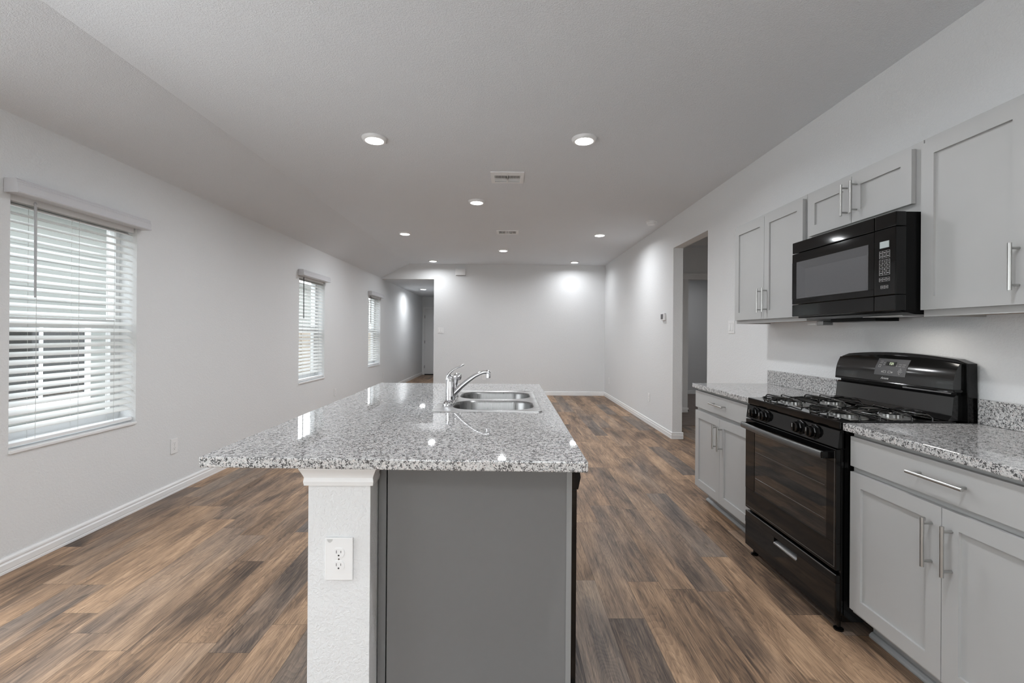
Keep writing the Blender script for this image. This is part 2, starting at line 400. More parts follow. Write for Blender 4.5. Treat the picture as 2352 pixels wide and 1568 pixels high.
base_run('baseboard_side', (3.006, 7.586), (3.006, 7.72), (1, 0), 'white baseboard end seen through the doorway')
base_run('baseboard_side', (XR+WT, 10.0), (5.0, 10.0), (0, -1), 'white baseboard at far wall through the doorway')
struct('trim_1', MB().box(2.80, 4.37, 7.578, 7.60, 2.215, 2.305, .004).box(2.79, 4.38, 7.570, 7.60, 2.300, 2.315, .002), 'trim', label='white header trim seen through the doorway', cat='trim')

# ------------------------------------------------------------------ hall end door
d1 = thing('door_1', 'white panelled door at the end of the hall', 'door', (-2.2, YH, 0), kind='structure')
m = MB(); dx0, dx1 = -2.56, -1.70
m.box(dx0, dx1, YH-.035, YH-.002, .03, 2.03)
obj('door_slab', m, 'door', d1)
for (a, b, z0, z1) in ((dx0+.12, dx0+.38, 1.62, 1.90), (dx0+.48, dx0+.74, 1.62, 1.90), (dx0+.12, dx0+.38, .95, 1.52), (dx0+.48, dx0+.74, .95, 1.52), (dx0+.12, dx0+.38, .22, .80), (dx0+.48, dx0+.74, .22, .80)):
    m = MB(); m.box(a, b, YH-.040, YH-.036, z0, z1, .002); m.box(a+.03, b-.03, YH-.046, YH-.039, z0+.03, z1-.03, .003)
    obj('door_panel', m, 'door', d1)
m = MB(); m.box(dx0-.075, dx0-.012, YH-.02, YH, 0, 2.105, .003).box(dx1+.012, dx1+.075, YH-.02, YH, 0, 2.105, .003).box(dx0-.012, dx1+.012, YH-.02, YH, 2.042, 2.105, .003)
obj('casing', m, 'trim', d1)
obj('threshold', MB().box(dx0, dx1, YH-.05, YH, 0, .022), 'blackm', d1)
for z in (.25, 1.02, 1.8): obj('hinge', MB().box(dx0-.01, dx0+.004, YH-.046, YH-.034, z-.045, z+.045), 'lip', d1)

# ------------------------------------------------------------------ windows, with their blinds
def window(n, a, b):
    w = thing('window_%d' % n, None, None, (XL-.15, (a+b)/2, SILL), kind='structure')
    gx = XL-.155
    m = MB()
    for (y0, y1, z0, z1) in ((a, a+.035, SILL, WTOP), (b-.035, b, SILL, WTOP), (a+.035, b-.035, SILL, SILL+.045), (a+.035, b-.035, WTOP-.035, WTOP)):
        m.box(gx-.03, gx+.035, y0, y1, z0, z1)
    obj('window_frame', m, 'white_v', w)
    zm = 1.335
    m = MB(); m.box(gx-.01, gx+.03, a+.035, b-.035, zm-.03, zm+.03, .003)
    m.box(gx-.005, gx+.028, a+.035, a+.065, SILL+.045, zm-.03).box(gx-.005, gx+.028, b-.065, b-.035, SILL+.045, zm-.03).box(gx-.005, gx+.028, a+.065, b-.065, SILL+.045, SILL+.085)
    obj('sash', m, 'white_v', w)
    obj('glass', MB().box(gx-.002, gx+.002, a+.035, b-.035, SILL+.045, WTOP-.035), 'glass', w)
    obj('window_sill', MB().box(XL-.12, XL+.012, a, b, SILL-.002, SILL+.016, .004), 'trim', w)
    return w
def blind(a, b, label, wand_mat):
    t = thing('window_blind', label, 'blind', (XL-.03, (a+b)/2, SILL+.02), 'white slatted blinds on the left wall windows')
    xv = XL+.075
    # valance board with moulded top edge, standing out from the wall over the opening
    prof = [(XL+.003, 2.013), (xv, 2.013), (xv+.003, 2.018), (xv-.002, 2.030), (xv, 2.058), (xv-.004, 2.062), (xv-.002, 2.068), (xv-.006, 2.073), (xv-.004, 2.079), (xv-.012, 2.088), (XL+.003, 2.088)]
    m = MB(); m.prism([(x, z) for x, z in prof], 'y', a-.035, b+.035)
    obj('valance', m, 'val', t)
    m = MB(); yc0, yc1 = a+.008, b-.008; xc = XL-.045; z = 1.972; zs = []
    th = math.radians(28)
    while z > SILL+.075:
        zs.append(z); z -= .0455
    for z in zs:
        wv = .0248; nseg = 4; top = []; 
        for i in range(nseg+1):
            q = -1+2*i/nseg; cx = xc + q*wv*math.cos(th); cz = z - q*wv*math.sin(th) + .0018*(1-q*q)
            top.append((cx, cz))
        poly = [(x, zz+.0014) for x, zz in top] + [(x, zz-.0014) for x, zz in reversed(top)]
        m.prism(poly, 'y', yc0, yc1)
    obj('slats', m, 'slat', t)
    obj('headrail', MB().box(XL-.075, XL-.015, yc0, yc1, 1.985, 2.030), 'plastic', t)
    obj('bottom_rail', MB().box(XL-.072, XL-.018, yc0, yc1, SILL+.028, SILL+.050, .004), 'plastic', t)
    for y in (a+.16, (a+b)/2, b-.16):
        m = MB()
        for x in (xc-.024, xc+.024): m.tube([(x, y, SILL+.05), (x, y, 1.985)], .0011, 5)
        obj('ladder_cord', m, 'cord', t)
    m = MB(); m.tube([(XL+.004, a+.125, 2.0), (XL+.006, a+.127, 1.47)], .0055, 8); m.lathe((XL+.004, a+.125, 1.985), [(.003, 0), (.008, .006), (.003, .02)], 8)
    obj('tilt_wand', m, wand_mat, t)
    return t
labs = ['white slatted blind on the nearest and largest-looking window', 'white slatted blind with a dark wand on the middle window', 'white slatted blind on the farthest window near the hall']
for i, (a, b) in enumerate(WIN):
    window(i+1, a, b); blind(a, b, labs[i], 'wandc' if i == 0 else 'wandb')

# unseen patio doors, made up as sources for the two fill lights
pd = thing('added_door_2', None, None, (-.5, YF-.06, 0), kind='structure')
m = MB()
for x0, x1, z0, z1 in ((-1.7, -1.63, 0, 2.2), (.63, .7, 0, 2.2), (-1.63, .63, 0, .06), (-1.63, .63, 2.13, 2.2), (-.55, -.45, .06, 2.13)): m.box(x0, x1, YF-.1, YF-.03, z0, z1)
obj('door_frame', m, 'white_v', pd)
obj('door_glass', MB().box(-1.63, .63, YF-.068, YF-.062, .06, 2.13), 'glass', pd)

pd = thing('added_door_3', None, None, (XL-.06, .95, 0), kind='structure')  # made-up door around the side fill light, out of view
m = MB()
for y0, y1, z0, z1 in ((-.1, -.03, 0, 2.16), (1.93, 2.0, 0, 2.16), (-.03, 1.93, 0, .06), (-.03, 1.93, 2.09, 2.16), (.9, 1.0, .06, 2.09)): m.box(XL-.1, XL-.03, y0, y1, z0, z1)
obj('door_frame', m, 'white_v', pd)
obj('door_glass', MB().box(XL-.068, XL-.062, -.03, 1.93, .06, 2.09), 'glass', pd)

# ------------------------------------------------------------------ outside, seen between the slats
obj('ground', MB().box(-30, XL-.2, -15, 30, -.5, -.3), 'grass')['kind'] = 'structure'
def house(label, x, y0, y1, wins):
    h = thing('house', label, 'house', (x, (y0+y1)/2, -.3), 'neighbouring houses')
    obj('siding', MB().box(x-5, x, y0, y1, -.3, 2.98), 'siding', h)
    obj('fascia', MB().box(x, x+.35, y0-.3, y1+.3, 2.90, 3.05), 'white_v', h)
    obj('roof', MB().prism([(x+.38, 3.04), (x-2.5, 3.9), (x-5.4, 3.04)], 'y', y0-.3, y1+.3), 'roof', h)
    for a, b, z0, z1 in wins:
        m = MB()
        for q in ((a-.08, a, z0-.08, z1+.08), (b, b+.08, z0-.08, z1+.08), (a, b, z0-.08, z0), (a, b, z1, z1+.08), ((a+b)/2-.02, (a+b)/2+.02, z0, z1)): m.box(x, x+.03, *q)
        f = obj('window_trim', m, 'white_v', h)
        obj('window_pane', MB().box(x, x+.01, a, b, z0, z1), 'bglass', f)
house('grey-green sided house seen through the nearest blind', -6.3, -2.5, 10.2, [(5.6, 6.9, .35, 1.35), (8.0, 8.5, .9, 1.5)])
house('grey-green sided house seen through the far blinds', -7.2, 12.2, 24, [(14.0, 15.2, .3, 1.6), (18, 19, .3, 1.6)])
fz = thing('fence', 'board fence beyond the far windows', 'fence', (-5.4, 18, -.3))
for i in range(9):
    obj('fence_panel', MB().box(-5.42, -5.38, 10.5+i*1.6, 12.02+i*1.6, -.3, 1.3), 'fence', fz)
    obj('fence_post', MB().box(-5.46, -5.36, 10.43+i*1.6, 10.53+i*1.6, -.3, 1.4), 'fence', fz)

# ------------------------------------------------------------------ ceiling fixtures
def downlight(loc, label, dia=.186):
    t = thing('ceiling_light', label, 'ceiling light', loc, 'round ceiling downlights')
    r = dia/2; x, y, z = loc
    obj('trim_ring', MB().lathe((x, y, z), [(r, 0), (r, -.004), (r*.93, -.016), (r*.86, -.022), (r*.72, -.022), (r*.72, 0)], 40), 'trim', t, smooth=30)
    obj('lens', MB().lathe((x, y, z), [(r*.72, -.012), (r*.72, -.022), (r*.6, -.026), (r*.3, -.029), (.0005, -.030)], 32), 'lens', t, smooth=60)
    return t
lights = [((-1.006, 3.45), 'round downlight, left one of the two nearest in the ceiling'), ((.563, 3.414), 'round downlight, right one of the two nearest in the ceiling'),
          ((-.347, 5.057), 'round downlight just beyond the nearer ceiling vent'), ((-1.499, 6.69), 'round downlight near the slope, left of the farther ceiling vent'),
          ((1.333, 6.66), 'round downlight nearest the smoke detector'), ((-.079, 7.962), 'round downlight on the centre line beyond the farther ceiling vent'),
          ((-1.494, 9.19), 'tiny-looking round downlight by the far wall, above the hall opening'), ((1.338, 9.18), 'tiny-looking round downlight by the far wall, on the right')]
dl0 = downlight((*lights[0][0], ZC), lights[0][1])
for (p, l) in lights[1:]: dup(dl0, (*p, ZC), label=l)
dup(dl0, (-2.153, 11.75, HZ), label='round downlight inside the far hall')
for p in [q for q, _ in lights] + [(.563, .95), (.56, -1.3), (-1.0, -1.5)]:  # the last three are added out of view to brighten the kitchen
    area('downlight_lamp', (p[0], p[1], ZC-.034), (0, 0, 0), .13, .13, LAMP_W*(.55 if p[1] > 9 else 1), (.94, .968, 1), 165, 'DISK')
area('downlight_lamp', (-2.153, 11.75, HZ-.034), (0, 0, 0), .13, .13, LAMP_W*.8, (.94, .968, 1), 165, 'DISK')
for k, p in enumerate([(.563, .95), (.56, -1.3), (-1.0, -1.5)]):
    dup(dl0, (*p, ZC), label=['added out-of-view downlight above the aisle beside the camera', 'added downlight behind the camera on the right', 'added downlight behind the camera on the left'][k])
area('side_room_fill', (3.7, 8.9, ZC-.03), (0, 0, 0), .2, .2, 5.5, (.98, .985, 1), 160, 'DISK')  # fill lights without fixtures, added to brighten the side room
area('side_room_fill', (3.6, 5.2, ZC-.03), (0, 0, 0), .2, .2, 14, (1, .98, .95), 160, 'DISK')

def vent(x0, x1, y0, y1, z, label, mode):
    t = thing('ceiling_vent', label, 'air vent', ((x0+x1)/2, (y0+y1)/2, z), 'white ceiling air vents')
    m = MB(); f = .035
    for q in ((x0, x0+f, y0, y1), (x1-f, x1, y0, y1), (x0+f, x1-f, y0, y0+f), (x0+f, x1-f, y1-f, y1)): m.box(*q, z-.008, z)
    obj('frame', m, 'trim', t)
    obj('duct', MB().box(x0+f, x1-f, y0+f, y1-f, z-.0015, z-.0005), 'sage', t)
    m = MB(); xm = (x0+x1)/2
    if mode == 2:
        m.box(xm-.008, xm+.008, y0+f, y1-f, z-.008, z-.001)
        ya = y0+f+(y1-y0-2*f)*.62; m.box(x0+f, x1-f, ya-.004, ya+.004, z-.008, z-.001)
        yb = y0+f+(y1-y0-2*f)*.22; m.box(x0+f, x1-f, y0+f, yb, z-.007, z-.001)
        n = 22
        for i in range(n):
            x = x0+f+(x1-x0-2*f)*(i+.5)/n; m.box(x-.0022, x+.0022, yb, ya, z-.008, z-.001)
        for k in range(3):
            y = ya+.02+.022*k
            m.box(x0+f, x1-f, y-.004, y+.004, z-.007, z-.001)
    else:
        n = 21
        for i in range(n):
            x = x0+f+(x1-x0-2*f)*(i+.5)/n
            wd = .0022 if (i < 6 or i > 14) else .004
            m.box(x-wd, x+wd, y0+f, y1-f, z-.008, z-.001)
        for x in (x0+f+(x1-x0-2*f)*.3, x0+f+(x1-x0-2*f)*.7): m.box(x-.008, x+.008, y0+f, y1-f, z-.008, z-.001)
    obj('louvres', m, 'trim', t)
    obj('damper_lever', MB().box(xm-.003, xm+.003, y0+.012, y0+.03, z-.014, z-.006), 'trim', t)
vent(-.162, .143, 4.125, 4.425, ZC, 'white ceiling vent nearest the camera, between the front downlights', 2)
vent(-.165, .150, 6.45, 6.69, ZC, 'smaller-looking white ceiling vent in the middle of the far room', 3)
t = thing('smoke_detector', 'round white smoke detector on the ceiling near the doorway', 'smoke detector', (1.837, 5.87, ZC))
obj('base', MB().lathe((1.837, 5.87, ZC), [(.07, 0), (.07, -.012), (.064, -.015)], 36), 'plastic', t, smooth=30)
obj('cover', MB().lathe((1.837, 5.87, ZC), [(.058, -.012), (.056, -.036), (.046, -.046), (.012, -.05), (.0005, -.05)], 36), 'plastic', t, smooth=30)
# return grille in the side room ceiling
vt = thing('return_grille', 'slatted return air grille on the ceiling beyond the doorway', 'air vent', (3.3, 6.9, ZC))
m = MB(); m.box(2.85, 3.7, 7.28, 7.33, ZC-.012, ZC).box(2.85, 3.7, 6.55, 6.60, ZC-.012, ZC).box(2.85, 2.90, 6.6, 7.28, ZC-.012, ZC).box(3.65, 3.70, 6.6, 7.28, ZC-.012, ZC)
obj('frame', m, 'trim', vt)
m = MB()
for i in range(16): m.box(2.90, 3.65, 6.62+i*.042, 6.642+i*.042, ZC-.010, ZC-.002)
obj('louvres', m, 'trim', vt)
obj('duct', MB().box(2.9, 3.65, 6.6, 7.28, ZC-.0015, ZC-.0005), 'panelg', vt)

# ------------------------------------------------------------------ wall plates
def outlet_proto(w, h, loc, rotz, label, group='duplex outlets on the walls', sticker=False):
    t = thing('wall_outlet', label, 'outlet', (0, 0, 0), group)
    m = MB(); m.box(-w/2, w/2, -.006, 0, -h/2, h/2, .0022); obj('cover_plate', m, 'plastic', t)
    for s in (1, -1):
        zc = s*.0195
        m = MB(); pts = []
        for i in range(28):
            a = 2*math.pi*i/28; x = .0175*math.cos(a); z = .0175*math.sin(a); z = max(-.0145, min(.0145, z)); pts.append((x, zc+z))
        m.prism(pts, 'y', -.0075, -.005)
        r = obj('receptacle', m, 'plastic', t)
        m = MB(); m.box(-.0075, -.0060, -.0079, -.0070, zc-.001, zc+.008).box(.0060, .0075, -.0079, -.0070, zc, zc+.007)
        m.lathe((0, -.0070, zc-.0075), [(.0026, 0), (.0026, .0009)], 12, '-y')
        obj('slots', m, 'rubber', r)
    obj('screw', MB().lathe((0, -.0055, 0), [(.003, 0), (.0024, .0012)], 12, '-y'), 'lip', t)
    if sticker:
        m = MB(); m.prism([(-w/2+.006, h/2-.004), (-w/2+.024, h/2-.004), (-w/2+.022, h/2-.010), (-w/2+.017, h/2-.014), (-w/2+.012, h/2-.014), (-w/2+.008, h/2-.010)], 'y', -.0066, -.0058)
        obj('sticker', m, 'cord', t)
    t.location = loc; t.rotation_euler = (0, 0, rotz); return t
H90 = math.pi/2
outlet_proto(.085, .130, (-.511, 1.419, .592), 0, 'large white outlet plate on the front of the island post', None, True)
o1 = outlet_proto(.073, .117, (XL+.001, 3.688, .374), H90, 'white outlet on the left wall right of the nearest window')
dup(o1, (XL+.001, 7.113, .367), H90, 'white outlet on the left wall past the middle window')
dup(o1, (XL+.001, 9.87, .38), H90, 'white outlet on the left wall just inside the hall opening')
dup(o1, (-.484, YB-.001, .377), 0, 'white outlet on the far end wall behind the faucet spout')
dup(o1, (XR-.001, 9.2, .364), -H90, 'white outlet low on the right wall close to the far corner')
dup(o1, (XR-.001, 6.615, .388), -H90, 'white outlet low on the right wall below the thermostat')
def switch_plate(loc, rotz, label):
    t = thing('light_switch', label, 'light switch', (0, 0, 0))
    obj('cover_plate', MB().box(-.058, .058, -.006, 0, -.0585, .0585, .002), 'plastic', t)
    for x in (-.023, .023):
        r = obj('rocker', MB().prism([(-.0055, -.033), (-.0115, -.033), (-.007, .033), (-.0055, .033)], 'x', x-.0165, x+.0165), 'plastic', t)
        obj('rocker_gap', MB().box(x-.0185, x+.0185, -.0064, -.0058, -.035, .035), 'cord', r)
    t.location = loc; t.rotation_euler = (0, 0, rotz); return t
switch_plate((-1.402, YB-.001, 1.351), 0, 'double rocker switch on the far end wall by the hall opening')
switch_plate((XR-.001, 4.186, 1.365), -H90, 'double rocker switch on the right wall beside the wall cabinet')
t = thing('thermostat', 'small white thermostat with grey screen on the right wall', 'thermostat', (XR, 6.0, 1.527))
obj('case', MB().box(XR-.028, XR-.001, 5.935, 6.065, 1.480, 1.574, .005), 'plastic', t)
obj('screen', MB().box(XR-.0295, XR-.0275, 5.965, 6.055, 1.495, 1.562), 'panelg', t)
t = thing('door_chime', 'white door chime box high on the far end wall', 'door chime', (-.986, YB, 2.578))
obj('cover', MB().box(-1.092, -.888, YB-.055, YB-.001, 2.512, 2.648, .006), 'plastic', t)
obj('base', MB().box(-1.085, -.882, YB-.018, YB-.0005, 2.506, 2.515), 'lip', t)

# ------------------------------------------------------------------ island
struct('wall_island', MB().box(-.608, -.418, 1.42, 3.38, 0, .878), 'wall', label='short textured half wall carrying the island counter', cat='wall')
m = MB()
prof = [(0, .818), (.010, .818), (.012, .830), (.010, .842), (.012, .848), (.018, .862), (.022, .870), (.022, .874), (.026, .876), (.026, .8795), (0, .8795)]
# crown moulding running round the head of the half wall (near end, both sides)
def crown(m, path, prof):
    rings = []
    for (px, py, nx, ny) in path: rings.append([m.b.verts.new((px+nx*d, py+ny*d, z)) for d, z in prof])
    for i in range(len(rings)-1):
        A, B = rings[i], rings[i+1]; n = len(prof)
        for k in range(n): m.b.faces.new((A[k], A[(k+1) % n], B[(k+1) % n], B[k]))
    m.b.faces.new(rings[0]); m.b.faces.new(rings[-1][::-1])
crown(m, [(-.608, 3.37, -1, 0), (-.608, 1.42, -1, -1), (-.418, 1.42, 1, -1), (-.418, 1.483, 1, 0)], prof)
struct('trim_2', m, 'trim', label='white crown moulding under the counter around the post', cat='trim')
base_run('baseboard_island', (-.608, 3.38), (-.608, 1.42), (-1, 0), 'white baseboard on the island half wall')
base_run('baseboard_island', (-.622, 1.42), (-.418, 1.42), (0, -1), 'white baseboard across the island post')

ct = MB()
# slab with a cut-out for the sink: four strips around it
sx0, sx1, sy0, sy1 = -.335, .150, 2.20, 2.94
A = [(-.914, 1.374), (.240, 1.338), (.246, 3.42), (-.945, 3.455)]
zt, zb = .914, .882
def lerp_x(yy, side):
    p, q = (A[0], A[3]) if side == 0 else (A[1], A[2]); f = (yy-p[1])/(q[1]-p[1]); return p[0]+(q[0]-p[0])*f
V = {}
def vv(x, y, z):
    k = (round(x, 5), round(y, 5), z)
    if k not in V: V[k] = ct.b.verts.new((x, y, z))
    return V[k]
out = [A[0], A[1], (lerp_x(sy0, 1), sy0), (lerp_x(sy1, 1), sy1), A[2], A[3], (lerp_x(sy1, 0), sy1), (lerp_x(sy0, 0), sy0)]
hole = [(sx0, sy0), (sx1, sy0), (sx1, sy1), (sx0, sy1)]
quads = [[out[0], out[1], out[2], hole[1], hole[0], out[7]], [hole[1], out[2], out[3], hole[2]], [hole[3], hole[2], out[3], out[4], out[5], out[6]], [out[7], hole[0], hole[3], out[6]]]
for z, flip in ((zt, 0), (zb, 1)):
    for q in quads:
        f = [vv(x, y, z) for x, y in q]; ct.b.faces.new(f[::-1] if flip else f)
for loop in (out, hole):
    n = len(loop)
    for i in range(n):
        a, b = loop[i], loop[(i+1) % n]; ct.b.faces.new((vv(*a, zb), vv(*b, zb), vv(*b, zt), vv(*a, zt)))
ic = obj('island_countertop', ct, 'granite', origin=(-.34, 2.4, zb))
bv = ic.modifiers.new('bevel', 'BEVEL'); bv.width = .004; bv.segments = 3; bv.limit_method = 'ANGLE'
tag(ic, 'large speckled granite countertop lying on the island, holding the sink', 'countertop')

# island cabinet (end panel seen), fronts face +x
icab = thing('base_cabinet', 'grey island cabinet with doors facing the range, under the sink', 'cabinet', (-.1, 2.7, 0))
ipan = thing('end_panel', 'plain dark grey panel closing the near end of the island', 'panel', (-.09, 1.5, 0))
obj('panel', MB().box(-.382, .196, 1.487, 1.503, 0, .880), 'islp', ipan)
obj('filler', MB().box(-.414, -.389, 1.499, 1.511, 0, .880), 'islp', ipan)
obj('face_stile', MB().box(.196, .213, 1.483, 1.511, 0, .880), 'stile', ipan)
obj('body', MB().box(-.414, .180, 2.125, 3.34, .10, .690), 'cab', icab)
obj('far_panel', MB().box(-.414, .196, 3.345, 3.365, 0, .880), 'cab', icab)
obj('rail', MB().box(.180, .198, 2.125, 3.345, .10, .880), 'cab', icab)
def shaker(y0, y1, z0, z1, xf, th, d=-1, rail=.057, flat=False):
    """door or drawer front: face at x=xf looking along d, thickness th"""
    m = MB(); xb = xf-d*th
    if flat: m.box(xf, xb, y0, y1, z0, z1, .0015); return m
    for q in ((y0, y0+rail, z0, z1), (y1-rail, y1, z0, z1), (y0+rail, y1-rail, z0, z0+rail), (y0+rail, y1-rail, z1-rail, z1)): m.box(xf, xb, *q)
    # chamfered inner step and panel
    xp = xf-d*.010; m.box(xp, xb, y0+rail-.001, y1-rail+.001, z0+rail-.001, z1-rail+.001)
    return m
def pull(p, axis, L, d=-1, off=.034, r=.006):
    """bar pull with two posts; p = bar centre on the door face plane"""
    m = MB(); p = Vector(p); u = Vector((0, 0, 1)) if axis == 'z' else Vector((0, 1, 0)); o = Vector((d*off, 0, 0))
    m.tube([p+o-u*L/2, p+o+u*L/2], r, 12)
    for s in (-1, 1): m.tube([p+u*s*L*.39+Vector((-d*.0004, 0, 0)), p+u*s*L*.39+o], r*.75, 10)
    return m
for (a, b) in ((2.135, 2.54), (2.545, 2.95)):
    dd = obj('door', shaker(a, b, .13, .70, .218, .02, 1), 'cab', icab)
    obj('handle', pull((.218, b-.04 if a < 2.3 else a+.04, .60), 'z', .16, 1), 'nickel', dd, smooth=30)
    obj('false_drawer', shaker(a, b, .725, .865, .218, .02, 1, flat=True), 'cab', icab)
dd = obj('door', shaker(2.96, 3.33, .13, .865, .218, .02, 1), 'cab', icab)
obj('handle', pull((.218, 3.0, .75), 'z', .16, 1), 'nickel', dd, smooth=30)
obj('toe_kick', MB().box(.14, .155, 2.125, 3.345, 0, .10), 'toe', icab)
# dishwasher
dw = thing('dishwasher', 'black dishwasher at the near end of the island', 'dishwasher', (0, 1.82, 0))
obj('tub', MB().box(-.38, .196, 1.515, 2.12, .10, .872), 'blackm', dw)
obj('door', MB().box(.214, .234, 1.512, 2.118, .105, .775, .003), 'black', dw)
obj('control_panel', MB().prism([(.214, .872), (.238, .872), (.246, .815), (.238, .775), (.214, .775)], 'y', 1.512, 2.118), 'black', dw)
obj('toe_panel', MB().box(.15, .170, 1.53, 2.118, .0, .10), 'blackm', dw)
obj('inner_edge', MB().box(.197, .213, 1.513, 2.118, .10, .872), 'blackm', dw)

# sink
sk = thing('kitchen_sink', 'double bowl stainless steel sink set in the island', 'sink', (-.09, 2.57, .914))
SX0, SX1, SY0, SY1 = -.357, .168, 2.180, 2.955
def rrect(x0, x1, y0, y1, r, n=6):
    P = []
    for cx, cy, a0 in ((x1-r, y0+r, -90), (x1-r, y1-r, 0), (x0+r, y1-r, 90), (x0+r, y0+r, 180)):
        for i in range(n+1):
            a = math.radians(a0+90*i/n); P.append((cx+r*math.cos(a), cy+r*math.sin(a)))
    return P
BW = [(-.275, .138, 2.222, 2.535), (-.275, .138, 2.592, 2.905)]
def deck():
    m = MB(); zt = .9185
    # deck surface with two openings, bridged by triangulated fill
    outer = rrect(SX0+.008, SX1-.008, SY0+.008, SY1-.008, .018, 5)
    ls = [outer] + [rrect(a, b, c, d, .115, 10) for a, b, c, d in BW]
    es = []
    for L in ls:
        vs = [m.b.verts.new((x, y, zt)) for x, y in L]
        for i in range(len(vs)): es.append(m.b.edges.new((vs[i], vs[(i+1) % len(vs)])))
    bmesh.ops.triangle_fill(m.b, use_beauty=True, edges=es)
    # rolled rim
    prev = None
    R0 = [v for v in m.b.verts][:len(outer)]
    for off, z in ((.004, .9200), (.0, .9195), (-.002, .9145)):
        L = rrect(SX0+off, SX1-off, SY0+off, SY1-off, .02, 5)
        vs = [m.b.verts.new((x, y, z)) for x, y in L]
        src = prev or R0
        for i in range(len(vs)): m.b.faces.new((src[i], src[(i+1) % len(vs)], vs[(i+1) % len(vs)], vs[i]))
        prev = vs
    return m
obj('sink_deck', deck(), 'steel', sk, smooth=40)
for (a, b, c, d) in BW:
    m = MB(); prev = None
    for off, z, r in ((0, .9185, .115), (.003, .914, .113), (.006, .905, .112), (.014, .76, .10), (.022, .735, .10), (.05, .722, .08)):
        L = rrect(a+off, b-off, c+off, d-off, r-.0, 10); vs = [m.b.verts.new((x, y, z)) for x, y in L]
        if prev:
            for i in range(len(vs)): m.b.faces.new((prev[i], vs[i], vs[(i+1) % len(vs)], prev[(i+1) % len(vs)]))
        prev = vs
    m.b.faces.new(prev)
    bo = obj('bowl', m, 'bowl', sk, smooth=50)
    obj('drain', MB().lathe(((a+b)/2, (c+d)/2, .7225), [(.045, 0), (.045, .002), (.036, .003), (.03, .0008)], 24), 'chrome', bo, smooth=30)

# faucet
fx, fy = -.303, 2.47
fc = thing('faucet', 'chrome single lever faucet standing behind the sink bowls', 'faucet', (fx, fy, .9185))
m = MB(); pts = []
L = [(fx + .028*math.cos(a)*(1), fy + (.10 if math.sin(a) >= 0 else -.10) + .028*math.sin(a)) for a in [2*math.pi*i/32 for i in range(32)]]
rings = []
for off, z in ((0, .9187), (0, .926), (.82, .9315)):
    rings.append([m.b.verts.new((fx+(x-fx)*(1-.18*off), fy+(y-fy)*(1-.06*off), z)) for x, y in L])
for A_, B_ in zip(rings, rings[1:]):
    for i in range(32): m.b.faces.new((A_[i], A_[(i+1) % 32], B_[(i+1) % 32], B_[i]))
m.b.faces.new(rings[0][::-1]); m.b.faces.new(rings[-1])
obj('base_plate', m, 'chrome', fc, smooth=50)
obj('body', MB().lathe((fx, fy, .9187), [(.030, 0), (.030, .010), (.0265, .014), (.0265, .030), (.0255, .0305), (.0255, .032), (.0265, .033), (.0255, .072), (.024, .110), (.0235, .112), (.022, .120), (.018, .134), (.010, .144), (.0005, .147)], 36), 'chrome', fc, smooth=35)
# lever handle sweeping up over the body
hp = [(-.322, 1.040), (-.318, 1.058), (-.309, 1.072), (-.297, 1.084), (-.283, 1.094), (-.268, 1.102), (-.252, 1.110), (-.238, 1.117), (-.230, 1.121)]
hr = [(.018, .007), (.017, .008), (.015, .0075), (.012, .006), (.009, .0045), (.008, .0042), (.010, .005), (.011, .0055), (.006, .004)]
m = MB(); m.tube([(x, fy, z) for x, z in hp], [(b, a) for a, b in hr], 14, ref=(0, 0, 1))
obj('lever', m, 'chrome', fc, smooth=60)
# spout
sp = [(-.290, .958), (-.268, .980), (-.245, 1.003), (-.220, 1.024), (-.195, 1.043), (-.170, 1.060), (-.148, 1.071), (-.128, 1.0785), (-.112, 1.081), (-.100, 1.079), (-.0935, 1.072)]
m = MB(); m.tube([(x, fy, z) for x, z in sp], [.015, .0145, .0135, .0125, .0115, .0108, .0102, .0100, .0105, .011, .010], 16)
obj('spout', m, 'chrome', fc, smooth=60)
obj('aerator', MB().lathe((-.1005, fy, 1.048), [(.0105, 0), (.0125, .002), (.0125, .018), (.011, .026)], 20), 'chrome', fc, smooth=35)
sp_ = thing('side_sprayer', 'chrome side sprayer standing behind the faucet', 'sprayer', (-.300, 2.68, .9185))
obj('holder', MB().lathe((-.300, 2.68, .9187), [(.022, 0), (.021, .008), (.016, .014), (.013, .030)], 24), 'chrome', sp_, smooth=35)
m = MB(); m.tube([(-.300, 2.68, .948), (-.299, 2.68, .985), (-.296, 2.68, 1.010), (-.292, 2.68, 1.026)], [.013, .0105, .011, .017], 16)
m.tube([(-.306, 2.68, 1.034), (-.290, 2.68, 1.037), (-.272, 2.68, 1.035), (-.264, 2.68, 1.033)], [.014, .0215, .021, .015], 18)
obj('spray_head', m, 'chrome', sp_, smooth=60)

# ------------------------------------------------------------------ kitchen run on the right wall
XD = 1.468     # door faces of the base cabinets
def base_cab(y0, y1, label):
    yc = (y0+y1)/2; t = thing('base_cabinet', label, 'cabinet', (XR-.3, yc, 0), 'grey base cabinets along the right wall')
    x0 = XD+.022
    obj('body', MB().box(x0, XR-.004, y0, y1, .108, .880), 'cab', t)
    obj('toe_kick', MB().box(1.575, 1.595, y0+.004, y1-.004, 0, .108), 'toe', t)
    m = MB(); pr = [(1.574, 0), (1.560, 0), (1.556, .006), (1.556, .012), (1.560, .018), (1.568, .024), (1.574, .026)]
    m.prism(pr, 'y', y0+.004, y1-.004); obj('shoe_moulding', m, 'toe', t)
    dr = obj('drawer', shaker(y0+.008, y1-.008, .736, .862, XD, .02, flat=True), 'cab', t)
    obj('handle', pull((XD, yc, .805), 'y', .205), 'nickel', dr, smooth=30)
    for a, b, hy in ((y0+.008, yc-.0015, yc-.036), (yc+.0015, y1-.008, yc+.036)):
        d = obj('door', shaker(a, b, .130, .712, XD, .02), 'cab', t)
        obj('handle', pull((XD, hy, .580), 'z', .168), 'nickel', d, smooth=30)
    return t
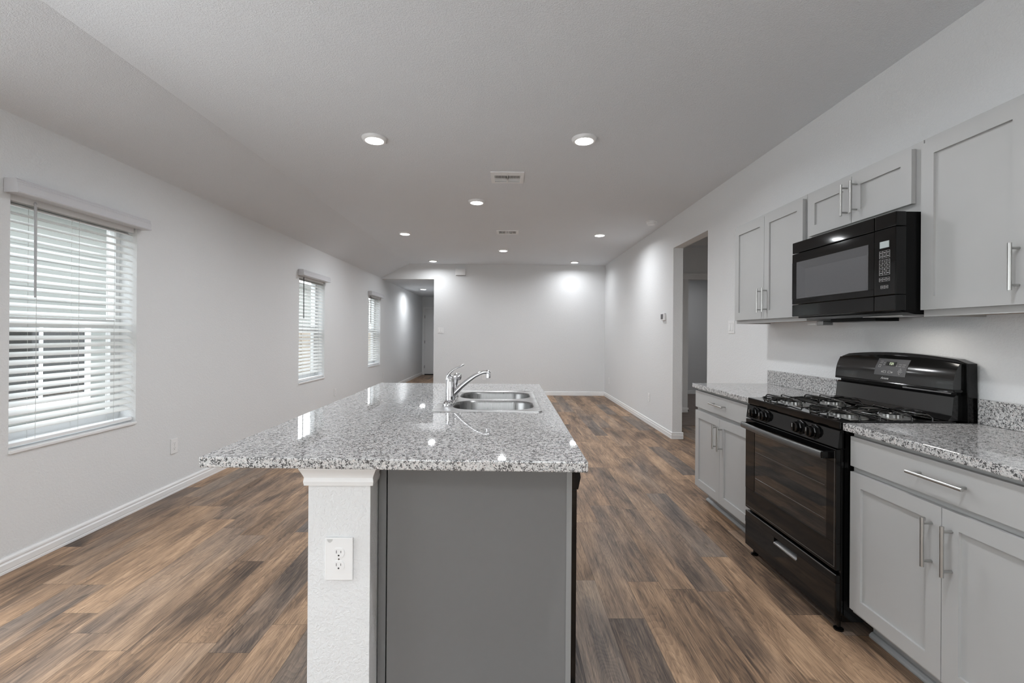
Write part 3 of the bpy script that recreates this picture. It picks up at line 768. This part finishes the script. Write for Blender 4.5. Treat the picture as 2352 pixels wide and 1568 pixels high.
base_cab(2.735, 3.562, 'grey base cabinet beyond the range, by the doorway')
base_cab(1.112, 1.952, 'grey base cabinet on the near side of the range')
base_cab(.262, 1.102, 'grey base cabinet nearest the camera, mostly outside the frame')
def counter(y0, y1, label):
    o = obj('countertop', MB().box(1.4485, XR-.002, y0, y1, .882, .914, .004), 'granite', origin=(1.75, (y0+y1)/2, .882)); tag(o, label, 'countertop', 'granite countertops along the right wall')
    return o
def splash(y0, y1, label):
    o = obj('backsplash', MB().box(XR-.024, XR-.001, y0, y1, .9145, 1.020, .0025), 'granite', origin=(XR, (y0+y1)/2, .914)); tag(o, label, 'backsplash', 'low granite backsplashes')
counter(2.7285, 3.576, 'short granite countertop on the far side of the range'); splash(2.7285, 3.566, 'granite backsplash strip left of the range')
counter(.24, 1.964, 'granite countertop on the near side of the range'); splash(.24, 1.962, 'granite backsplash strip right of the range')

XU = 1.7753
def wall_cab(y0, y1, z0, label, doors, hz, dz0, hl=.165):
    t = thing('wall_cabinet', label, 'cabinet', (XR-.15, (y0+y1)/2, z0), 'grey wall cabinets above the range')
    m = MB(); x0 = XU+.022
    m.box(x0, XR-.003, y0, y1, z0+.012, 2.138)
    obj('body', m, 'cab', t)
    m = MB(); m.box(x0, x0+.019, y0, y1, z0, z0+.012).box(x0+.019, XR-.003, y0, y0+.014, z0, z0+.012).box(x0+.019, XR-.003, y1-.014, y1, z0, z0+.012)
    obj('bottom_rail', m, 'cab', t)
    obj('underside', MB().box(x0+.019, XR-.004, y0+.014, y1-.014, z0+.009, z0+.0118), 'cabin', t)
    for a, b, hy in doors:
        d = obj('door', shaker(a, b, dz0, 2.113, XU, .02), 'cab', t)
        obj('handle', pull((XU, hy, hz), 'z', hl), 'nickel', d, smooth=30)
    return t
wall_cab(2.738, 3.578, 1.378, 'tall grey wall cabinet at the far end of the run', [(2.747, 3.1595, 3.127), (3.1625, 3.566, 3.193)], 1.533, 1.404)
wall_cab(1.968, 2.735, 1.832, 'short grey wall cabinet above the microwave', [(2.003, 2.3535, 2.320), (2.3565, 2.699, 2.386)], 1.998, 1.873)
wall_cab(1.120, 1.962, 1.374, 'tall grey wall cabinet on the near side of the microwave', [(1.128, 1.5385, 1.503), (1.5415, 1.955, 1.575)], 1.533, 1.402)

# ------------------------------------------------------------------ microwave
MX = 1.672
mw = thing('microwave', 'black over-the-range microwave under the short cabinet', 'microwave', (1.86, 2.32, 1.39))
obj('body', MB().box(MX+.045, XR-.006, 1.966, 2.690, 1.392, 1.828), 'blackm', mw)
obj('vent_grille', MB().box(MX, MX+.045, 2.078, 2.680, 1.766, 1.829, .004), 'black', mw)
obj('vent_grille', MB().box(MX, MX+.045, 1.960, 2.0745, 1.766, 1.829, .004), 'black', mw)
m = MB()
m.box(MX, MX+.045, 2.078, 2.680, 1.712, 1.762, .002).box(MX, MX+.045, 2.078, 2.680, 1.470, 1.502, .002).box(MX, MX+.045, 2.078, 2.112, 1.502, 1.712, .0).box(MX, MX+.045, 2.642, 2.680, 1.502, 1.712)
dr = obj('door', m, 'black', mw)
# bevelled window well and perforated screen
m = MB(); o_ = [(2.112, 1.502), (2.642, 1.502), (2.642, 1.712), (2.112, 1.712)]; i_ = [(2.128, 1.513), (2.580, 1.513), (2.580, 1.668), (2.128, 1.668)]
Vo = [m.b.verts.new((MX+.001, y, z)) for y, z in o_]; Vi = [m.b.verts.new((MX+.010, y, z)) for y, z in i_]; Vb = [m.b.verts.new((MX+.02, y, z)) for y, z in o_]
for i in range(4): m.b.faces.new((Vo[i], Vo[(i+1) % 4], Vi[(i+1) % 4], Vi[i])); m.b.faces.new((Vo[i], Vb[i], Vb[(i+1) % 4], Vo[(i+1) % 4]))
m.b.faces.new(Vi); m.b.faces.new(Vb[::-1])
obj('door_window', m, 'screenmw', dr)
obj('lower_strip', MB().box(MX, MX+.045, 2.078, 2.680, 1.400, 1.468, .003), 'black', mw)
obj('lower_strip', MB().box(MX, MX+.045, 1.960, 2.0745, 1.400, 1.468, .003), 'black', mw)
cp = obj('control_panel', MB().box(MX-.001, MX+.045, 1.960, 2.0745, 1.470, 1.763, .003), 'black', mw)
def yz(x, y, z, s=1):    # text facing -x: text x -> -y, text y -> z
    return Matrix(((0, 0, -1, x), (-1, 0, 0, y), (0, 1, 0, z), (0, 0, 0, 1)))
obj('display', MB().box(MX-.003, MX, 1.994, 2.043, 1.680, 1.709), 'lcd', cp)
m = MB(); fxp = MX-.0016
def grid(y0, y1, z0, z1, nc, nr, cells, sz):
    for i in range(nc+1):
        y = y0+(y1-y0)*i/nc; m.box(fxp-.0005, fxp+.0005, y-.0004, y+.0004, z0, z1)
    for j in range(nr+1):
        z = z0+(z1-z0)*j/nr; m.box(fxp-.0005, fxp+.0005, y0, y1, z-.0004, z+.0004)
    k = 0
    for j in range(nr):
        for i in range(nc):
            s_ = cells[k] if k < len(cells) else ''; k += 1
            yy = y1-(y1-y0)*(i+.5)/nc; zz = z1-(z1-z0)*(j+.5)/nr
            if s_ == '-': m.box(fxp-.0005, fxp+.0005, yy-.006, yy+.006, zz+.0008, zz+.0022).box(fxp-.0005, fxp+.0005, yy-.0045, yy+.0045, zz-.0024, zz-.0010)
            elif s_: m.text(s_, sz, yz(fxp, yy, zz), .0003)
grid(1.990, 2.046, 1.635, 1.667, 3, 2, ['-']*6, .008)
grid(1.990, 2.046, 1.560, 1.628, 3, 4, list('123456789')+['-', '0', '-'], .0125)
grid(1.990, 2.046, 1.532, 1.548, 3, 1, ['-']*3, .008)
grid(1.998, 2.037, 1.500, 1.513, 2, 1, ['-']*2, .008)
obj('keypad', m, 'mark', cp)
obj('underside', MB().prism([(MX+.03, 1.3995), (XR-.03, 1.3995), (XR-.03, 1.384), (MX+.10, 1.384)], 'y', 1.975, 2.670), 'blackm', mw)
obj('light_cover', MB().box(1.78, 1.90, 2.05, 2.28, 1.381, 1.3845), 'alu', mw)
obj('grease_filter', MB().box(1.86, 1.98, 2.30, 2.62, 1.366, 1.384), 'blackm', mw)
area('cooktop_lamp', (1.84, 2.165, 1.376), (0, 0, 0), .10, .18, .6, (1, .95, .88), 160)
t = thing('junction_box', 'small grey box under the far wall cabinet beside the microwave', 'box', (1.9, 2.74, 1.36))
obj('box', MB().box(1.87, 1.93, 2.70, 2.755, 1.352, 1.378, .002), 'lip', t)
obj('cover', MB().box(1.865, 1.93, 2.757, 2.83, 1.355, 1.364, .001), 'plastic', t)

# ------------------------------------------------------------------ gas range
RX, RY0, RY1 = 1.435, 1.968, 2.7265
rg = thing('gas_range', 'black freestanding gas range between the base cabinets', 'stove', (1.73, 2.347, 0))
obj('body', MB().box(RX+.028, XR-.025, RY0+.004, RY1-.004, .055, .878), 'blackm', rg)
# cooktop: raised frame, recessed well
m = MB(); m.box(RX+.004, RX+.075, RY0, RY1, .884, .9195, .005).box(RX+.075, XR-.11, RY0, RY0+.035, .884, .9195, .004).box(RX+.075, XR-.11, RY1-.035, RY1, .884, .9195, .004)
m.box(RX+.07, XR-.11, RY0+.03, RY1-.03, .884, .908)
obj('cooktop', m, 'black', rg)
obj('control_panel', MB().prism([(RX+.012, .882), (RX+.004, .875), (RX-.004, .802), (RX+.03, .802), (RX+.03, .882)], 'y', RY0, RY1), 'black', rg)
for ky in (2.635, 2.530, 2.235, 2.130):
    m = MB(); kx = RX-.001
    m.lathe((kx, ky, .842), [(.031, 0), (.031, .010), (.027, .013), (.0255, .026), (.022, .030), (.0005, .030)], 8, '-x')
    m.box(kx-.036, kx-.026, ky-.0055, ky+.0055, .823, .861, .002)
    k = obj('knob', m, 'black', rg)
    obj('bezel', MB().lathe((kx+.001, ky-.012, .842), [(.037, 0), (.036, .004), (.034, .006)], 8, '-x'), 'blackm', k)
    obj('pointer', MB().box(kx-.0368, kx-.0355, ky-.0012, ky+.0012, .842, .860), 'mark', k)
# oven door
m = MB(); dxf = RX-.008; gl = (2.032, 2.628, .392, .735)
m.box(dxf, dxf+.035, RY0+.003, RY1-.003, .735, .796, .003).box(dxf, dxf+.035, RY0+.003, RY1-.003, .272, .392, .003)
m.box(dxf, dxf+.035, RY0+.003, gl[0], .388, .739).box(dxf, dxf+.035, gl[1], RY1-.003, .388, .739)
od = obj('oven_door', m, 'black', rg)
def tinted():
    t = NT('tinted_oven_glass'); t.set((.003, .003, .003), .03, spec=1.); return t.m
M['tint'] = tinted()
obj('oven_window', MB().box(dxf+.0015, dxf+.004, gl[0]-.002, gl[1]+.002, gl[2]-.002, gl[3]+.002), 'tint', od)
m = MB()
for zz in (.47, .62): m.tube([(dxf+.0008, gl[0]+.01, zz), (dxf+.0008, gl[1]-.01, zz)], .0008, 6)
obj('rack_line', m, 'lip', od)
m = MB(); m.box(dxf-.0006, dxf+.001, RY0+.012, RY0+.0135, .285, .788).box(dxf-.0006, dxf+.001, RY0+.012, RY1-.012, .2845, .286)
obj('glass_edge', m, 'lip', od)
hp = []
for i in range(13):
    f = i/12; y = RY0+.035+(RY1-RY0-.07)*f; bow = .012*math.sin(math.pi*f)
    hp.append((dxf-.040-bow, y, .765-.0*f))
m = MB(); m.tube(hp, [(.0175, .009)]*13, 14, ref=(0, 0, 1))
hd = obj('handle', m, 'hand', od, smooth=50)
m = MB()
for y in (RY0+.042, RY1-.042): m.box(dxf-.046, dxf+.001, y-.012, y+.012, .750, .780, .004)
obj('handle_bracket', m, 'black', hd)
# storage drawer
m = MB(); m.box(dxf, dxf+.035, RY0+.003, RY1-.003, .216, .252, .004).box(dxf, dxf+.035, RY0+.003, RY1-.003, .052, .186, .004)
m.box(dxf, dxf+.035, RY0+.003, 2.235, .184, .218).box(dxf, dxf+.035, 2.430, RY1-.003, .184, .218).box(dxf+.026, dxf+.035, 2.235, 2.430, .184, .218)
sd = obj('storage_drawer', m, 'black', rg)
m = MB(); m.prism([(dxf-.004, .184), (dxf-.003, .190), (dxf+.022, .205), (dxf+.024, .200), (dxf+.002, .182)], 'y', 2.237, 2.428)
obj('drawer_pull', m, 'lip', sd)
obj('drawer_trim', MB().box(dxf+.001, dxf+.006, RY0+.006, RY1-.006, .2505, .2535, .001), 'lip', sd)
obj('side_trim', MB().box(RX+.012, RX+.028, RY0, RY0+.012, .08, .80, .002), 'black', rg)
obj('side_panel', MB().box(RX+.020, XR-.03, RY0, RY0+.006, .052, .882, .002), 'black', rg)
for (fx_, fy_) in ((RX+.01, RY0+.035), (RX+.01, RY1-.04), (XR-.10, RY0+.04), (XR-.10, RY1-.04)):
    obj('foot', MB().lathe((fx_+.02, fy_, 0), [(.020, 0), (.020, .007), (.012, .012), (.008, .014), (.008, .056)], 14), 'black', rg, smooth=30)
# burners and wire grates
for bi, (bx_, by_) in enumerate(((1.585, 2.545), (1.585, 2.150), (1.815, 2.545), (1.815, 2.150))):
    m = MB(); n = 36; Rr = .052 if bx_ < 1.7 else .046
    m.lathe((bx_, by_, .9082), [(Rr*1.9, 0), (Rr*1.8, .0022), (Rr*1.25, .0006), (Rr, .001)], 36)
    bu = obj('drip_bowl', m, 'alu', rg, smooth=30)
    m = MB(); prof_ = []
    lo = [m.b.verts.new((bx_+Rr*math.cos(2*math.pi*i/n)*(1 if i % 2 else .93), by_+Rr*math.sin(2*math.pi*i/n)*(1 if i % 2 else .93), .910)) for i in range(n)]
    hi = [m.b.verts.new((bx_+Rr*math.cos(2*math.pi*i/n)*(1 if i % 2 else .93), by_+Rr*math.sin(2*math.pi*i/n)*(1 if i % 2 else .93), .924)) for i in range(n)]
    for i in range(n): m.b.faces.new((lo[i], lo[(i+1) % n], hi[(i+1) % n], hi[i]))
    m.b.faces.new(lo[::-1]); m.b.faces.new(hi)
    bn = obj('burner', m, 'alu', rg)
    obj('burner_cap', MB().lathe((bx_, by_, .9242), [(Rr*.80, 0), (Rr*.80, .004), (Rr*.7, .007), (.0005, .008)], 30), 'grate', bn, smooth=30)
    m = MB(); h_ = .113; r_ = .0040; zl, zh = .9125, .9405
    # lower loop
    lp = []
    for (x, y) in rrect(bx_-h_, bx_+h_, by_-h_*1.45, by_+h_*1.45, .05, 6): lp.append((x, y, zl+.003))
    m.tube(lp, r_, 8, closed=True)
    # fingers: rise at the loop and run in towards the burner
    def finger(px, py, qx, qy):
        m.tube([(px, py, zl), (px, py, zh-.008), (px+(qx-px)*.05, py+(qy-py)*.05, zh-.002), (px+(qx-px)*.12, py+(qy-py)*.12, zh), (qx, qy, zh)], r_, 8)
    for k in (-1, 0, 1):
        s_ = .06*k
        finger(bx_-h_, by_+s_, bx_-.02, by_+s_*.45); finger(bx_+h_, by_+s_, bx_+.02, by_+s_*.45)
    for k in (-1, 1):
        s_ = .045*k
        finger(bx_+s_, by_-h_*1.45, bx_+s_*.5, by_-.035); finger(bx_+s_, by_+h_*1.45, bx_+s_*.5, by_+.035)
    # hooped handle loops at the ends
    if bx_ < 1.7:
        m.tube([(bx_-h_, by_+.05, zh), (bx_-h_-.018, by_+.045, zh-.002), (bx_-h_-.026, by_+.02, zh-.012), (bx_-h_-.026, by_-.02, zh-.012), (bx_-h_-.018, by_-.045, zh-.002), (bx_-h_, by_-.05, zh)], r_, 8)
    obj('grate', m, 'grate', rg, smooth=50)
# backguard
BX = 1.965
def arch(y):
    f = (y-RY0)/(RY1-RY0); return 1.180+.026*math.sin(math.pi*min(max(f, 0), 1))**.8
m = MB(); pts = []; NB = 14
for i in range(NB+1):
    y = RY0+.006+(RY1-RY0-.012)*i/NB; z = arch(y)
    if i in (0, NB): z -= .010
    pts.append((y, z))
m.prism([(RY0+.002, .884), *[(p[0], p[1]) for p in pts], (RY1-.002, .884)], 'x', BX+.035, XR-.012, .004)
bgd = obj('backguard', m, 'black', rg)
def fx_at(z): 
    f = (z-1.056)/.14; return BX-.018+.034*f+.012*f*f-.010*math.sin(math.pi*min(max(f*1.0, 0), 1))
def panel(name, z0, zt_f, mat, parent, ins=.012):
    m = MB(); NZ = 6; grid_ = []
    for i in range(NB+1):
        y = RY0+ins+(RY1-RY0-2*ins)*i/NB; zt_ = zt_f(y); cur = .004*abs(2*i/NB-1)**4
        col_ = [m.b.verts.new((fx_at(z0+(zt_-z0)*k/NZ)+cur, y, z0+(zt_-z0)*k/NZ)) for k in range(NZ+1)]
        col_.append(m.b.verts.new((BX+.05, y, zt_+.004))); col_.append(m.b.verts.new((BX+.05, y, z0))); grid_.append(col_)
    n = NZ+3
    for i in range(NB):
        A_, B_ = grid_[i], grid_[i+1]
        for k in range(n): m.b.faces.new((A_[k], B_[k], B_[(k+1) % n], A_[(k+1) % n]))
    m.b.faces.new(grid_[0]); m.b.faces.new(grid_[-1][::-1])
    return obj(name, m, mat, parent, smooth=35)
bp = panel('upper_panel', 1.056, lambda y: arch(y)-.016, 'blackb', rg, .02)
obj('upper_panel_lip', MB().box(BX-.014, BX+.05, RY0+.016, RY1-.016, 1.043, 1.056, .004), 'black', bp)
obj('vent_slot', MB().box(BX+.012, BX+.034, RY0+.03, RY1-.03, 1.026, 1.044), 'blackm', rg)
m = MB(); m.prism([(BX-.028, .9195), (BX-.012, .940), (BX-.004, 1.022), (BX+.006, 1.030), (BX+.05, 1.030), (BX+.05, .9195)], 'y', RY0+.026, RY1-.02)
obj('lower_panel', m, 'blackb', rg)
obj('vent_trim', MB().box(BX+.006, BX+.012, RY0+.05, RY0+.30, 1.033, 1.040, .001), 'lip', bp)
# clock module on the sloped face
CS = -.088
cy0, cy1, cz0, cz1 = 2.315+CS, 2.505+CS, 1.088, 1.172
sl = .27
def slopeM(y, z, off=.0):  # text matrix on the sloped face
    n = math.sqrt(1+sl*sl); ux, uz = sl/n, 1/n
    return Matrix(((0, ux, -uz, fx_at(z)-off), (-1, 0, 0, y), (0, uz, ux, z), (0, 0, 0, 1)))
m = MB(); m.prism([(fx_at(cz0)-.0015, cz0), (fx_at((cz0+cz1)/2)-.0018, (cz0+cz1)/2), (fx_at(cz1)-.0015, cz1), (fx_at(cz1)+.006, cz1), (fx_at(cz0)+.006, cz0)], 'y', cy0, cy1)
cl = obj('clock_panel', m, 'panelg', bp)
m = MB()
def sbar(y0, y1, z0, z1, o=.0024):
    y0 += CS; y1 += CS; m.prism([(fx_at(z0)-o, z0), (fx_at(z1)-o, z1), (fx_at(z1), z1), (fx_at(z0), z0)], 'y', y0, y1)
sbar(2.385, 2.445, 1.138, 1.158)
obj('display', m, 'rubber', cl)
m = MB(); m.text('131', .019, slopeM(2.410+CS, 1.148, .0032), .0003); obj('digits', m, 'digit', cl)
m = MB()
for (ya, yb, za, zb_) in ((2.468, 2.484, 1.158, 1.1595), (2.468, 2.484, 1.150, 1.1515), (2.452, 2.460, 1.150, 1.152), (2.452, 2.460, 1.142, 1.144), (2.374, 2.382, 1.138, 1.140), (2.350, 2.366, 1.146, 1.1475), (2.350, 2.366, 1.137, 1.1385), (2.328, 2.344, 1.146, 1.1475), (2.328, 2.344, 1.137, 1.1385),
                    (2.472, 2.486, 1.140, 1.1415), (2.472, 2.486, 1.128, 1.1295), (2.472, 2.4735, 1.128, 1.1415), (2.4845, 2.486, 1.128, 1.1415),
                    (2.432, 2.448, 1.100, 1.1015), (2.432, 2.448, 1.110, 1.1115), (2.4465, 2.448, 1.100, 1.1115), (2.432, 2.4335, 1.100, 1.1115), (2.452, 2.459, 1.102, 1.109),
                    (2.402, 2.418, 1.100, 1.1015), (2.402, 2.418, 1.110, 1.1115), (2.4165, 2.418, 1.100, 1.1115), (2.402, 2.4035, 1.100, 1.1115), (2.391, 2.398, 1.102, 1.109), (2.335, 2.362, 1.111, 1.1125)):
    sbar(ya, yb, za, zb_)
def stri(y, z, up_):
    h = .011*up_
    for (a, b) in (((y-.008, z), (y+.008, z)), ((y-.008, z), (y, z+h)), ((y+.008, z), (y, z+h))):
        m.tube([(fx_at(a[1])-.002, a[0], a[1]), (fx_at(b[1])-.002, b[0], b[1])], .0007, 5)
stri(2.349+CS, 1.117, 1); stri(2.349+CS, 1.107, -1)
obj('markings', m, 'mark', cl)
m = MB(); T = slopeM(2.345, 1.073, .0014) @ Matrix(((1, .25, 0, 0), (0, 1, 0, 0), (0, 0, 1, 0), (0, 0, 0, 1)))
m.text('Amana', .017, T, .0006); obj('emblem', m, 'mark', bp)
